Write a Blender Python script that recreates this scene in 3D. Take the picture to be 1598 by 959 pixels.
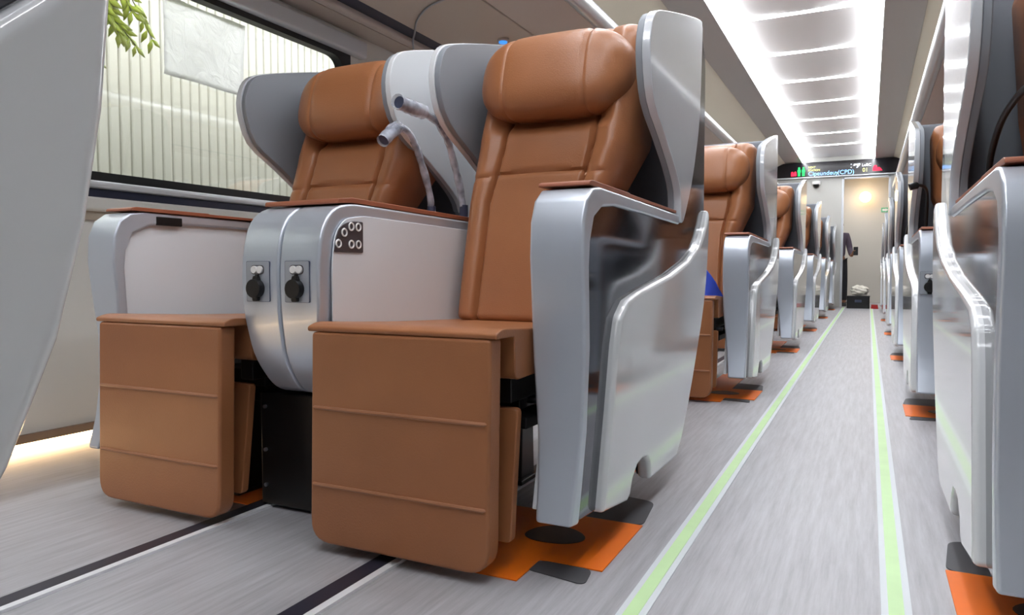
import bpy, bmesh, math, random
from mathutils import Vector, Matrix
random.seed(7)
for o in list(bpy.data.objects):
    bpy.data.objects.remove(o, do_unlink=True)
SC = bpy.context.scene
COL = SC.collection
PI = math.pi

# ------------------------------------------------------------------ camera, world, exposure
YAW, PITCH = math.radians(26.1715), math.radians(2.8118)
cam_data = bpy.data.cameras.new('camera')
cam_data.sensor_fit = 'HORIZONTAL'
cam_data.sensor_width = 36.0
cam_data.lens = 36.0 * 1130.0 / 1598.0
cam_data.clip_start = 0.02
camera = bpy.data.objects.new('camera', cam_data)
camera.location = (0, 0, 0.6)
camera.rotation_euler = (PI / 2 - PITCH, 0, YAW)
COL.objects.link(camera)
SC.camera = camera

world = bpy.data.worlds.new('world')
SC.world = world
world.use_nodes = True
world.node_tree.nodes['Background'].inputs[0].default_value = (0.80, 0.88, 1.0, 1)
world.node_tree.nodes['Background'].inputs[1].default_value = 0.12

SC.view_settings.view_transform = 'Standard'
SC.view_settings.look = 'None'
SC.view_settings.gamma = 1.0
SC.view_settings.use_curve_mapping = False
SC.view_settings.exposure = 0.55

COVE_LIGHT = 23.0       # the two long light coves along the ceiling
BAR_LIGHT = 20.0        # the thin bars across the ceiling
WALL_LED = 10.0          # warm line at the foot of the wall
OUTSIDE_FILL = 29.0       # added unseen tube that lights the cladding and paper outside
END_LAMP = 9.0         # warm lamp beyond the end doorway

# ------------------------------------------------------------------ materials
def srgb(r, g, b):
    f = lambda c: (c / 255 / 12.92) if c / 255 <= 0.04045 else ((c / 255 + 0.055) / 1.055) ** 2.4
    return (f(r), f(g), f(b), 1.0)

def mat(name, col, rough=0.5, metal=0.0, coat=0.0, bump=0.0, bump_scale=300.0, var=0.0, var_scale=4.0, emit=None, emit_s=0.0, spec=0.5):
    m = bpy.data.materials.new(name)
    m.use_nodes = True
    nt = m.node_tree
    p = nt.nodes['Principled BSDF']
    p.inputs['Base Color'].default_value = col
    p.inputs['Roughness'].default_value = rough
    p.inputs['Metallic'].default_value = metal
    p.inputs['Coat Weight'].default_value = coat
    p.inputs['Coat Roughness'].default_value = 0.05
    p.inputs['Specular IOR Level'].default_value = spec
    if emit:
        p.inputs['Emission Color'].default_value = emit
        p.inputs['Emission Strength'].default_value = emit_s
    if bump or var:
        tc = nt.nodes.new('ShaderNodeTexCoord')
    if bump:
        n = nt.nodes.new('ShaderNodeTexNoise')
        n.inputs['Scale'].default_value = bump_scale
        n.inputs['Detail'].default_value = 3
        nt.links.new(tc.outputs['Object'], n.inputs['Vector'])
        b = nt.nodes.new('ShaderNodeBump')
        b.inputs['Strength'].default_value = bump
        b.inputs['Distance'].default_value = 0.002
        nt.links.new(n.outputs['Fac'], b.inputs['Height'])
        nt.links.new(b.outputs['Normal'], p.inputs['Normal'])
    if var:
        n2 = nt.nodes.new('ShaderNodeTexNoise')
        n2.inputs['Scale'].default_value = var_scale
        n2.inputs['Detail'].default_value = 4
        nt.links.new(tc.outputs['Object'], n2.inputs['Vector'])
        r = nt.nodes.new('ShaderNodeValToRGB')
        r.color_ramp.elements[0].position = 0.3
        r.color_ramp.elements[1].position = 0.7
        r.color_ramp.elements[0].color = tuple(c * (1 - var) for c in col[:3]) + (1,)
        r.color_ramp.elements[1].color = tuple(min(1, c * (1 + var)) for c in col[:3]) + (1,)
        nt.links.new(n2.outputs['Fac'], r.inputs['Fac'])
        nt.links.new(r.outputs['Color'], p.inputs['Base Color'])
    return m

M = {}
M['leather'] = mat('tan leather', srgb(160, 104, 67), 0.36, bump=0.25, bump_scale=260, var=0.07, var_scale=5)
M['leather_seam'] = mat('tan leather piping', srgb(166, 114, 82), 0.45)
M['pad'] = mat('brown armrest pad', srgb(156, 92, 66), 0.42, var=0.05)
M['silver'] = mat('silver metallic paint', srgb(202, 210, 222), 0.30, metal=0.5, coat=0.3)
M['gloss'] = mat('glossy light grey shell', srgb(220, 223, 226), 0.12, coat=0.8)
M['dark_gloss'] = mat('dark mirror gloss', srgb(96, 99, 106), 0.07, metal=0.85)
M['wing'] = mat('glossy grey wing', srgb(202, 207, 214), 0.14, coat=0.7)
M['white_wing'] = mat('pale wing back', srgb(222, 226, 230), 0.25, coat=0.4)
M['liner'] = mat('grey wing lining', srgb(140, 146, 154), 0.6, bump=0.1, bump_scale=600)
M['dark_liner'] = mat('dark grey back shell', srgb(118, 124, 134), 0.5)
M['rim'] = mat('chrome rim', srgb(225, 228, 232), 0.10, metal=0.9)
M['white_panel'] = mat('white side panel', srgb(226, 230, 236), 0.42)
M['black'] = mat('black painted steel', srgb(18, 18, 20), 0.35)
M['black_plastic'] = mat('black plastic', srgb(14, 14, 16), 0.4)
M['steel'] = mat('bare steel', srgb(170, 175, 185), 0.3, metal=0.9)
M['plate'] = mat('grey socket plate', srgb(172, 178, 188), 0.35, metal=0.3)
M['port'] = mat('white port covers', srgb(240, 240, 240), 0.3)
M['ctl'] = mat('dark button plate', srgb(72, 66, 70), 0.35)
M['lamp_dark'] = mat('dark blue grey tube', srgb(66, 72, 96), 0.3)
M['orange'] = mat('orange floor cover', srgb(246, 118, 6), 0.5, var=0.06, var_scale=6)
M['dark_grey'] = mat('dark floor patch', srgb(74, 74, 78), 0.6)
M['strip_white'] = mat('white tape', srgb(226, 232, 236), 0.5)
M['strip_green'] = mat('pale green glow tape', srgb(208, 242, 184), 0.5, var=0.05, var_scale=9)
M['rail'] = mat('dark floor rail', srgb(44, 44, 58), 0.4)
M['rail_edge'] = mat('aluminium rail edge', srgb(236, 238, 242), 0.35)
M['wall'] = mat('off white wall panel', srgb(226, 226, 222), 0.45)
M['tan_shadow'] = mat('tan painted shadow', srgb(176, 164, 148), 0.5)  # shadow tone for the band below the pale ledge
M['brown_trim'] = mat('brown kick strip', srgb(132, 112, 96), 0.5)
M['sill'] = mat('silver sill', srgb(214, 218, 224), 0.3, metal=0.25)
M['navy'] = mat('navy gap', srgb(32, 36, 58), 0.4)
M['gasket'] = mat('black window gasket', srgb(18, 20, 24), 0.35)
M['ceil_panel'] = mat('white ceiling panel', srgb(232, 230, 230), 0.6, bump=0.4, bump_scale=500)
M['ceil_grey'] = mat('grey ceiling side', srgb(178, 175, 172), 0.5)
M['beige'] = mat('beige upper wall', srgb(222, 217, 200), 0.5)
M['rack'] = mat('warm grey rack underside', srgb(190, 179, 170), 0.45)
M['rack_pale'] = mat('pale rack lip', srgb(198, 186, 180), 0.4)
M['tube'] = mat('satin aluminium tube', srgb(206, 208, 212), 0.28, metal=0.5)
M['corrugated'] = mat('cream corrugated cladding', srgb(188, 187, 173), 0.5)
M['leaf'] = mat('yellow green leaves', srgb(176, 196, 48), 0.5, var=0.25, var_scale=12)
M['stem'] = mat('plant stem', srgb(90, 96, 40), 0.6)
M['cream_door'] = mat('cream end wall', srgb(206, 202, 194), 0.4)
M['end_panel'] = mat('pale grey end panel', srgb(206, 206, 202), 0.5)
M['unseen_rear_wall'] = mat('unseen dark grey wall', srgb(96, 96, 100), 0.4)  # unseen wall, dark tone chosen to cut fill on the seat fronts
M['screen'] = mat('black display glass', srgb(20, 16, 24), 0.15)
M['led_red'] = mat('red sign', srgb(200, 20, 50), 0.5, emit=srgb(255, 25, 60), emit_s=1.4)
M['led_green'] = mat('green sign', srgb(20, 180, 80), 0.5, emit=srgb(20, 210, 90), emit_s=1.2)
M['led_blue'] = mat('blue white text', srgb(120, 180, 255), 0.5, emit=srgb(130, 185, 255), emit_s=1.6)
M['led_yellow'] = mat('yellow text', srgb(220, 220, 120), 0.5, emit=srgb(220, 220, 130), emit_s=1.2)
M['led_white'] = mat('white text', srgb(230, 230, 240), 0.5, emit=srgb(225, 230, 250), emit_s=1.3)
M['bag_blue'] = mat('blue fabric', srgb(40, 72, 190), 0.7, bump=0.2, bump_scale=150)
M['cloth_dark'] = mat('dark trousers', srgb(36, 36, 44), 0.8)
M['cloth_mauve'] = mat('mauve grey shirt', srgb(96, 84, 100), 0.8)
M['skin'] = mat('skin', srgb(150, 104, 80), 0.5)
M['hair'] = mat('black hair', srgb(22, 18, 18), 0.5)
M['crumple'] = mat('white crumpled plastic', srgb(246, 240, 226), 0.4)
M['red'] = mat('red plastic', srgb(190, 40, 36), 0.4)
M['blue_dot'] = mat('blue lamp lens', srgb(60, 140, 230), 0.4, emit=srgb(60, 140, 235), emit_s=0.8)

def emitter(name, col, s):
    m = bpy.data.materials.new(name)
    m.use_nodes = True
    nt = m.node_tree
    nt.nodes.clear()
    e = nt.nodes.new('ShaderNodeEmission')
    e.inputs[0].default_value = col
    e.inputs[1].default_value = s
    out = nt.nodes.new('ShaderNodeOutputMaterial')
    nt.links.new(e.outputs[0], out.inputs[0])
    return m
M['cove'] = emitter('cove light', (0.94, 0.965, 1.0, 1), COVE_LIGHT)
M['bar'] = emitter('ceiling bar light', (0.95, 0.97, 1.0, 1), BAR_LIGHT)
M['wall_led'] = emitter('warm floor line light', (1.0, 0.66, 0.34, 1), WALL_LED)
M['outside_fill'] = emitter('added outside fill light', (0.95, 0.98, 1.0, 1), OUTSIDE_FILL)
M['end_lamp'] = emitter('warm lamp', (1.0, 0.70, 0.38, 1), END_LAMP)

def mixmat(name, fac, col, rough):
    m = bpy.data.materials.new(name)
    m.use_nodes = True
    nt = m.node_tree
    nt.nodes.clear()
    out = nt.nodes.new('ShaderNodeOutputMaterial')
    mx = nt.nodes.new('ShaderNodeMixShader')
    t = nt.nodes.new('ShaderNodeBsdfTransparent')
    g = nt.nodes.new('ShaderNodeBsdfGlossy')
    g.inputs['Color'].default_value = col
    g.inputs['Roughness'].default_value = rough
    mx.inputs[0].default_value = fac
    nt.links.new(t.outputs[0], mx.inputs[1])
    nt.links.new(g.outputs[0], mx.inputs[2])
    nt.links.new(mx.outputs[0], out.inputs[0])
    return m
M['glass'] = mixmat('window glass', 0.10, (1, 1, 1, 1), 0.02)

def wrap_material():
    m = bpy.data.materials.new('clear plastic wrap')
    m.use_nodes = True
    nt = m.node_tree
    p = nt.nodes['Principled BSDF']
    p.inputs['Base Color'].default_value = srgb(226, 232, 246)
    p.inputs['Roughness'].default_value = 0.12
    tc = nt.nodes.new('ShaderNodeTexCoord')
    n = nt.nodes.new('ShaderNodeTexNoise')
    n.inputs['Scale'].default_value = 28
    nt.links.new(tc.outputs['Object'], n.inputs['Vector'])
    r = nt.nodes.new('ShaderNodeMapRange')
    r.inputs[1].default_value = 0.35
    r.inputs[2].default_value = 0.75
    r.inputs[3].default_value = 0.30
    r.inputs[4].default_value = 0.92
    nt.links.new(n.outputs['Fac'], r.inputs[0])
    nt.links.new(r.outputs[0], p.inputs['Alpha'])
    b = nt.nodes.new('ShaderNodeBump')
    b.inputs['Strength'].default_value = 0.6
    b.inputs['Distance'].default_value = 0.004
    nt.links.new(n.outputs['Fac'], b.inputs['Height'])
    nt.links.new(b.outputs['Normal'], p.inputs['Normal'])
    return m
M['wrap'] = wrap_material()

def paper_material():
    m = mat('white paper', srgb(226, 230, 246), 0.35)
    nt = m.node_tree
    p = nt.nodes['Principled BSDF']
    tr = nt.nodes.new('ShaderNodeBsdfTranslucent')
    tr.inputs[0].default_value = (1, 1, 1, 1)
    mx = nt.nodes.new('ShaderNodeMixShader')
    mx.inputs[0].default_value = 0.93
    nt.links.new(p.outputs[0], mx.inputs[1])
    nt.links.new(tr.outputs[0], mx.inputs[2])
    nt.links.new(mx.outputs[0], nt.nodes['Material Output'].inputs[0])
    tc = nt.nodes.new('ShaderNodeTexCoord')
    n = nt.nodes.new('ShaderNodeTexNoise')
    n.inputs['Scale'].default_value = 14
    n.inputs['Detail'].default_value = 5
    n.inputs['Distortion'].default_value = 1.2
    nt.links.new(tc.outputs['Object'], n.inputs['Vector'])
    b = nt.nodes.new('ShaderNodeBump')
    b.inputs['Strength'].default_value = 0.5
    b.inputs['Distance'].default_value = 0.02
    nt.links.new(n.outputs['Fac'], b.inputs['Height'])
    nt.links.new(b.outputs['Normal'], p.inputs['Normal'])
    nt.links.new(b.outputs['Normal'], tr.inputs['Normal'])
    return m
M['paper'] = paper_material()

def floor_material():
    m = bpy.data.materials.new('grey wood grain vinyl')
    m.use_nodes = True
    nt = m.node_tree
    p = nt.nodes['Principled BSDF']
    p.inputs['Roughness'].default_value = 0.42
    tc = nt.nodes.new('ShaderNodeTexCoord')
    mp = nt.nodes.new('ShaderNodeMapping')
    mp.inputs['Scale'].default_value = (38, 2.2, 1)
    nt.links.new(tc.outputs['Object'], mp.inputs['Vector'])
    n = nt.nodes.new('ShaderNodeTexNoise')
    n.inputs['Scale'].default_value = 1.6
    n.inputs['Detail'].default_value = 8
    n.inputs['Roughness'].default_value = 0.7
    nt.links.new(mp.outputs[0], n.inputs['Vector'])
    r = nt.nodes.new('ShaderNodeValToRGB')
    r.color_ramp.elements[0].position = 0.25
    r.color_ramp.elements[1].position = 0.75
    r.color_ramp.elements[0].color = srgb(152, 151, 155)
    r.color_ramp.elements[1].color = srgb(192, 192, 197)
    nt.links.new(n.outputs['Fac'], r.inputs['Fac'])
    nt.links.new(r.outputs['Color'], p.inputs['Base Color'])
    b = nt.nodes.new('ShaderNodeBump')
    b.inputs['Strength'].default_value = 0.12
    b.inputs['Distance'].default_value = 0.002
    nt.links.new(n.outputs['Fac'], b.inputs['Height'])
    nt.links.new(b.outputs['Normal'], p.inputs['Normal'])
    return m
M['floor'] = floor_material()

# ------------------------------------------------------------------ mesh helpers
def link(name, bm, m, parent=None, bevel=0.0, seg=2, smooth=True, off=(0, 0, 0), mirror=False, angle=30, subsurf=0):
    if any(off):
        bmesh.ops.translate(bm, verts=bm.verts, vec=-Vector(off))
    if mirror:
        for v in bm.verts:
            v.co.x = -v.co.x
        bmesh.ops.reverse_faces(bm, faces=bm.faces)
    me = bpy.data.meshes.new(name)
    for f in bm.faces:
        f.smooth = smooth
    if smooth:
        for e in bm.edges:
            if len(e.link_faces) == 2 and e.calc_face_angle(0) > math.radians(40):
                e.smooth = False
    bm.to_mesh(me)
    bm.free()
    o = bpy.data.objects.new(name, me)
    COL.objects.link(o)
    me.materials.append(m)
    if bevel:
        b = o.modifiers.new('Bevel', 'BEVEL')
        b.width = bevel
        b.segments = seg
        b.limit_method = 'ANGLE'
        b.angle_limit = math.radians(angle)
        b.harden_normals = smooth
        b.use_clamp_overlap = True
    if subsurf:
        s = o.modifiers.new('Subdivision', 'SUBSURF')
        s.levels = s.render_levels = subsurf
    if parent:
        o.parent = parent
    return o

def new(): return bmesh.new()

def box(bm, x0, x1, y0, y1, z0, z1, rot=None, piv=None):
    r = bmesh.ops.create_cube(bm, size=1.0)
    vs = r['verts']
    for v in vs:
        v.co = Vector(((x0 + x1) / 2 + v.co.x * (x1 - x0), (y0 + y1) / 2 + v.co.y * (y1 - y0), (z0 + z1) / 2 + v.co.z * (z1 - z0)))
    if rot is not None:
        p = Vector(piv) if piv is not None else Vector(((x0 + x1) / 2, (y0 + y1) / 2, (z0 + z1) / 2))
        bmesh.ops.rotate(bm, verts=vs, cent=p, matrix=rot)
    return vs

def prism(bm, poly, a0, a1, axis='x'):
    """extrude an outline along an axis; outline is (y,z) for x, (x,z) for y, (x,y) for z"""
    def P(u, v, a):
        return {'x': (a, u, v), 'y': (u, a, v), 'z': (u, v, a)}[axis]
    A = [bm.verts.new(P(u, v, a0)) for u, v in poly]
    B = [bm.verts.new(P(u, v, a1)) for u, v in poly]
    n = len(poly)
    fs = [bm.faces.new(A), bm.faces.new(B[::-1])]
    for i in range(n):
        j = (i + 1) % n
        fs.append(bm.faces.new((A[j], A[i], B[i], B[j])))
    bmesh.ops.recalc_face_normals(bm, faces=fs)
    return A, B

def fillet(pts, r, seg=5):
    """round the corners of a closed outline; r is one radius or one per corner"""
    n = len(pts)
    out = []
    for i, p in enumerate(pts):
        ri = r[i] if isinstance(r, (list, tuple)) else r
        p = Vector(p)
        a = Vector(pts[i - 1])
        b = Vector(pts[(i + 1) % n])
        if ri <= 0:
            out.append(tuple(p))
            continue
        da, db = a - p, b - p
        la, lb = min(ri, da.length * 0.48), min(ri, db.length * 0.48)
        s, e = p + da.normalized() * la, p + db.normalized() * lb
        for k in range(seg + 1):
            t = k / seg
            out.append(tuple(s * (1 - t) ** 2 + p * 2 * t * (1 - t) + e * t * t))
    return out

def spline(pts, sub=6, closed=False):
    """Catmull-Rom through the points (any dimension)"""
    P = [Vector(p) for p in pts]
    n = len(P)
    out = []
    rng = range(n) if closed else range(n - 1)
    for i in rng:
        p0 = P[(i - 1) % n] if closed or i > 0 else P[0]
        p1 = P[i]
        p2 = P[(i + 1) % n]
        p3 = P[(i + 2) % n] if closed or i + 2 < n else P[-1]
        for k in range(sub):
            t = k / sub
            out.append(tuple(0.5 * ((2 * p1) + (p2 - p0) * t + (2 * p0 - 5 * p1 + 4 * p2 - p3) * t * t + (3 * p1 - p0 - 3 * p2 + p3) * t ** 3)))
    if not closed:
        out.append(tuple(P[-1]))
    return out

def tube(bm, path, r, n=10, cap=True):
    P = [Vector(p) for p in path]
    R = r if isinstance(r, (list, tuple)) else [r] * len(P)
    rings = []
    up = None
    for i, p in enumerate(P):
        t = (P[min(i + 1, len(P) - 1)] - P[max(i - 1, 0)]).normalized()
        if up is None:
            up = t.orthogonal().normalized()
        up = (up - t * up.dot(t)).normalized()
        s = t.cross(up)
        rings.append([bm.verts.new(p + (up * math.cos(2 * PI * k / n) + s * math.sin(2 * PI * k / n)) * R[i]) for k in range(n)])
    for a, b in zip(rings, rings[1:]):
        for k in range(n):
            bm.faces.new((a[k], a[(k + 1) % n], b[(k + 1) % n], b[k]))
    if cap:
        bm.faces.new(rings[0][::-1])
        bm.faces.new(rings[-1])
    return rings

def cyl(bm, c, r, h, axis='z', n=24):
    c = Vector(c)
    d = {'x': Vector((1, 0, 0)), 'y': Vector((0, 1, 0)), 'z': Vector((0, 0, 1))}[axis]
    tube(bm, [c - d * h / 2, c + d * h / 2], r, n)

def torus(bm, c, R, r, axis='x', n=20, k=8):
    c = Vector(c)
    u, v, w = {'x': (Vector((0, 1, 0)), Vector((0, 0, 1)), Vector((1, 0, 0))), 'y': (Vector((1, 0, 0)), Vector((0, 0, 1)), Vector((0, 1, 0))),
               'z': (Vector((1, 0, 0)), Vector((0, 1, 0)), Vector((0, 0, 1)))}[axis]
    g = []
    for i in range(n):
        a = 2 * PI * i / n
        d = u * math.cos(a) + v * math.sin(a)
        g.append([bm.verts.new(c + d * (R + r * math.cos(2 * PI * j / k)) + w * r * math.sin(2 * PI * j / k)) for j in range(k)])
    fs = []
    for i in range(n):
        for j in range(k):
            fs.append(bm.faces.new((g[i][j], g[(i + 1) % n][j], g[(i + 1) % n][(j + 1) % k], g[i][(j + 1) % k])))
    bmesh.ops.recalc_face_normals(bm, faces=fs)

def ring_prism(bm, outer, inner, a0, a1, axis='x'):
    def P(u, v, a):
        return {'x': (a, u, v), 'y': (u, a, v), 'z': (u, v, a)}[axis]
    n = len(outer)
    assert n == len(inner)
    L = [[bm.verts.new(P(u, v, a)) for u, v in loop] for a in (a0, a1) for loop in (outer, inner)]
    fs = []
    for i in range(n):
        j = (i + 1) % n
        for A, B in ((L[0], L[1]), (L[1], L[3]), (L[3], L[2]), (L[2], L[0])):
            fs.append(bm.faces.new((A[i], A[j], B[j], B[i])))
    bmesh.ops.recalc_face_normals(bm, faces=fs)

def loft(bm, loops, cap=True):
    V = [[bm.verts.new(p) for p in lp] for lp in loops]
    n = len(V[0])
    fs = []
    for a, b in zip(V, V[1:]):
        for k in range(n):
            fs.append(bm.faces.new((a[k], a[(k + 1) % n], b[(k + 1) % n], b[k])))
    if cap:
        fs.append(bm.faces.new(V[0][::-1]))
        fs.append(bm.faces.new(V[-1]))
    bmesh.ops.recalc_face_normals(bm, faces=fs)

def thing(name, label, cat, loc=(0, 0, 0), group=None):
    o = bpy.data.objects.new(name, None)
    o.empty_display_size = 0.1
    o.location = loc
    COL.objects.link(o)
    return tag(o, label, cat, group)

def tag(o, label, cat, group=None):
    o['label'] = label
    o['category'] = cat
    if group:
        o['group'] = group
    return o

def struct(o):
    o['kind'] = 'structure'
    return o

def copy_tree(src, parent=None):
    c = src.copy()
    COL.objects.link(c)
    if parent:
        c.parent = parent
    for ch in list(src.children):
        copy_tree(ch, c)
    return c

def relabel(o, label):
    o['label'] = label
    return o

# ------------------------------------------------------------------ the coach
Y0, Y1 = -1.7, 13.5           # inner ends of the saloon
XL, XR = -2.5, 1.5            # inner faces of the side walls
CX = -0.5                     # centre line

b = new(); box(b, XL - 0.1, XR + 0.1, Y0, 16.2, -0.06, 0.0)
struct(link('floor', b, M['floor'], smooth=False))

# left wall with three window openings
WIN = [(-0.30, 3.13), (4.10, 7.45), (8.40, 11.75)]
WZ0, WZ1 = 0.955, 1.752
b = new()
box(b, XL - 0.10, XL, Y0, Y1, 0.0, WZ0)
box(b, XL - 0.10, XL, Y0, Y1, WZ1, 2.7)
ys = [Y0] + [v for w in WIN for v in w] + [Y1]
for i in range(0, len(ys), 2):
    box(b, XL - 0.10, XL, ys[i], ys[i + 1], WZ0, WZ1)
struct(link('wall_left', b, M['wall'], smooth=False))
b = new(); box(b, XR, XR + 0.10, Y0, Y1, 0, 2.7)
struct(link('wall_right', b, M['wall'], smooth=False))
b = new(); box(b, XL, XR, Y0 - 0.08, Y0, 0, 2.7)  # unseen rear wall, set close to lower the fill on seat fronts
struct(link('wall_rear_unseen', b, M['unseen_rear_wall'], smooth=False))

# end wall with doorway, vestibule beyond
DX0, DX1, DZ = -0.425, 0.30, 2.19
b = new()
box(b, XL, DX0, Y1, Y1 + 0.07, 0, 2.7)
box(b, DX1, XR, Y1, Y1 + 0.07, 0, 2.7)
box(b, DX0, DX1, Y1, Y1 + 0.07, DZ, 2.7)
struct(link('wall_front', b, M['end_panel'], smooth=False))
b = new()
for x in (DX0 - 0.005, DX1 - 0.03):
    box(b, x, x + 0.035, Y1 - 0.012, Y1 + 0.08, 0, DZ)
box(b, DX0, DX1, Y1 - 0.012, Y1 + 0.08, DZ - 0.03, DZ)
struct(link('trim_1', b, M['sill'], bevel=0.003))
b = new(); box(b, -1.35, -0.99, Y1 - 0.012, Y1, 0.06, 2.12); box(b, 0.52, 0.95, Y1 - 0.012, Y1, 0.06, 2.12)
struct(link('trim_2', b, M['cream_door'], bevel=0.003))
b = new(); box(b, -1.62, -1.6, Y1 + 0.07, 15.6, 0, 2.4); box(b, 0.8, 0.82, Y1 + 0.07, 15.6, 0, 2.4)
struct(link('wall_vestibule_side', b, M['cream_door'], smooth=False))
b = new(); box(b, -1.62, 0.82, 15.6, 15.68, 0, 2.4)
struct(link('wall_vestibule', b, M['cream_door'], smooth=False))
b = new(); box(b, -1.62, 0.82, Y1 + 0.07, 15.68, 2.4, 2.46)
struct(link('ceiling_vestibule', b, M['ceil_panel'], smooth=False))

# ceiling: panels between two light coves, side strips, sloping upper walls
CZ = 2.48
BARS = [-1.40 + 1.045 * i for i in range(14)]
b = new()
edges = [Y0] + BARS + [Y1]
for a, c in zip(edges, edges[1:]):
    y0, y1 = a + 0.022, c - 0.022
    if y1 - y0 < 0.1:
        continue
    sec = [(-1.05, CZ + 0.080), (-0.78, CZ + 0.066), (-0.5, CZ + 0.060), (-0.22, CZ + 0.066), (0.05, CZ + 0.080), (0.05, CZ + 0.092), (-1.05, CZ + 0.092)]
    prism(b, sec, y0, y1, 'y')
struct(link('ceiling', b, M['ceil_panel'], bevel=0.003))
b = new(); box(b, XL, XR, Y0, Y1, 2.70, 2.76)
struct(link('ceiling_shell', b, M['ceil_panel'], smooth=False))
b = new()
for s in (-1, 1):
    X = lambda d: CX + s * d
    prism(b, [(X(0.56), CZ - 0.005), (X(0.83), CZ - 0.005), (X(0.86), CZ + 0.05), (X(0.60), CZ + 0.06), (X(0.56), CZ + 0.06)], Y0, Y1, 'y')
struct(link('trim_3', b, M['ceil_grey'], bevel=0.004))
b = new()
for s in (-1, 1):
    X = lambda d: CX + s * d
    prism(b, spline([(X(0.83), CZ), (X(1.10), 2.36), (X(1.32), 2.22), (X(1.55), 2.08)], 4) + [(X(1.60), 2.14), (X(1.1), 2.44), (X(0.85), CZ + 0.05)], Y0, Y1, 'y')
struct(link('wall_upper', b, M['beige']))

for k, s in enumerate((-1, 1)):
    b = new(); box(b, CX + s * 0.542 - 0.016, CX + s * 0.542 + 0.016, Y0, Y1, CZ + 0.004, CZ + 0.020)
    o = link('cove_light', b, M['cove'], smooth=False)
    tag(o, ['long bright light cove along the ceiling edge above the double seats', 'long bright light cove along the ceiling edge above the single seats'][k], 'ceiling light', 'light coves along the ceiling')
ORD = ['first', 'second', 'third', 'fourth', 'fifth', 'sixth', 'seventh', 'eighth', 'ninth', 'tenth', 'eleventh', 'twelfth', 'thirteenth', 'fourteenth']
for i, y in enumerate(BARS):
    b = new(); box(b, -1.0, 0.0, y - 0.026, y + 0.026, CZ + 0.058, CZ + 0.088)
    o = link('ceiling_light_bar', b, M['bar'], smooth=False)
    tag(o, 'thin white light bar across the ceiling, %s one counted from the display board' % ORD[len(BARS) - 1 - i], 'ceiling light', 'light bars across the ceiling')

# luggage racks over both sides
def rack(s, label):
    t = thing('luggage_rack', label, 'luggage rack', (CX + s * 1.0, 5.0, 1.9), 'luggage racks')
    off = (CX + s * 1.0, 5.0, 1.9)
    X = lambda d: CX + s * d
    b = new(); prism(b, [(X(1.70), 1.885), (X(1.25), 1.945), (X(1.25), 1.965), (X(1.70), 1.91)], Y0, Y1, 'y')
    link('underside', b, M['rack'], t, bevel=0.003, off=off)
    b = new(); prism(b, [(X(1.243), 1.948), (X(0.905), 1.965), (X(0.90), 1.985), (X(1.243), 1.97)], Y0, Y1, 'y')
    link('front_lip', b, M['rack_pale'], t, bevel=0.003, off=off)
    b = new(); tube(b, [(X(0.865), Y0, 1.993), (X(0.865), Y1, 1.993)], 0.046, 20)
    link('front_rail', b, M['tube'], t, off=off)
    for y in [-1.2 + 1.9 * i for i in range(8)]:
        b = new(); prism(b, [(X(1.70), 1.91), (X(1.25), 1.96), (X(0.87), 1.99), (X(0.87), 2.02), (X(1.25), 2.02), (X(1.50), 2.12), (X(1.70), 2.16)], y, y + 0.015, 'y')
        link('bracket', b, M['sill'], t, off=off)
    b = new(); box(b, min(X(1.70), X(1.80)), max(X(1.70), X(1.80)), Y0, Y1, 1.892, 1.93)
    link('shadow_gap', b, M['navy'], t, off=off)
    b = new(); prism(b, fillet([(X(1.80), 1.865), (X(1.86), 1.865), (X(1.86), 1.90), (X(1.80), 1.90)], 0.012), Y0, Y1, 'y')
    link('rear_rail', b, M['rack_pale'], t, off=off)
    b = new(); box(b, min(X(1.86), X(1.995)), max(X(1.86), X(1.995)), Y0, Y1, 1.865, 1.90)
    link('wall_flange', b, M['rack'], t, off=off)
    return t
rack(-1, 'long luggage rack with aluminium tube rail above the double seats')
rack(1, 'long luggage rack with aluminium tube rail above the single seats')

# cable arch on the rack underside and its blue lamp
b = new()
arch = spline([(-2.342, 3.50, 1.862), (-2.28, 3.40, 1.866), (-2.211, 3.315, 1.878), (-2.122, 3.20, 1.890), (-2.034, 3.125, 1.901), (-1.951, 3.085, 1.912), (-1.80, 3.07, 1.932)], 6)
tube(b, arch, 0.005, 8)
tag(link('cable_trim', b, M['steel']), 'thin arched cable trim on the underside of the luggage rack', 'cable')
t = thing('indicator_lamp', 'tiny blue lamp under the luggage rack above the aisle seat headrest', 'lamp', (-1.903, 3.756, 1.912))
b = new(); cyl(b, (0, 0, 0.008), 0.034, 0.012, 'z'); link('housing', b, M['rack_pale'], t)
b = new(); cyl(b, (0, 0, 0.0), 0.024, 0.012, 'z'); link('lens', b, M['blue_dot'], t)

# windows in the left wall
for i, (a, c) in enumerate(WIN):
    rect = lambda y0, y1, z0, z1, r: fillet([(y0, z0), (y1, z0), (y1, z1), (y0, z1)], r, 6)
    b = new(); box(b, XL - 0.055, XL - 0.047, a, c, WZ0, WZ1)
    w = link('window_%d' % (i + 1), b, M['glass'], smooth=False); struct(w)
    b = new(); ring_prism(b, rect(a - 0.002, c + 0.002, WZ0 - 0.026, WZ1 + 0.002, 0.01), rect(a + 0.03, c - 0.06, WZ0 + 0.005, WZ1 - 0.03, 0.09), XL - 0.045, XL + 0.004, 'x')
    link('window_gasket', b, M['gasket'], w)
    b = new(); prism(b, fillet([(XL + 0.002, 1.745), (XL + 0.045, 1.75), (XL + 0.05, 1.83), (XL + 0.002, 1.845)], 0.012), a - 0.02, c + 0.09, 'y')
    link('blind_housing', b, M['sill'], w, bevel=0.004)

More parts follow.
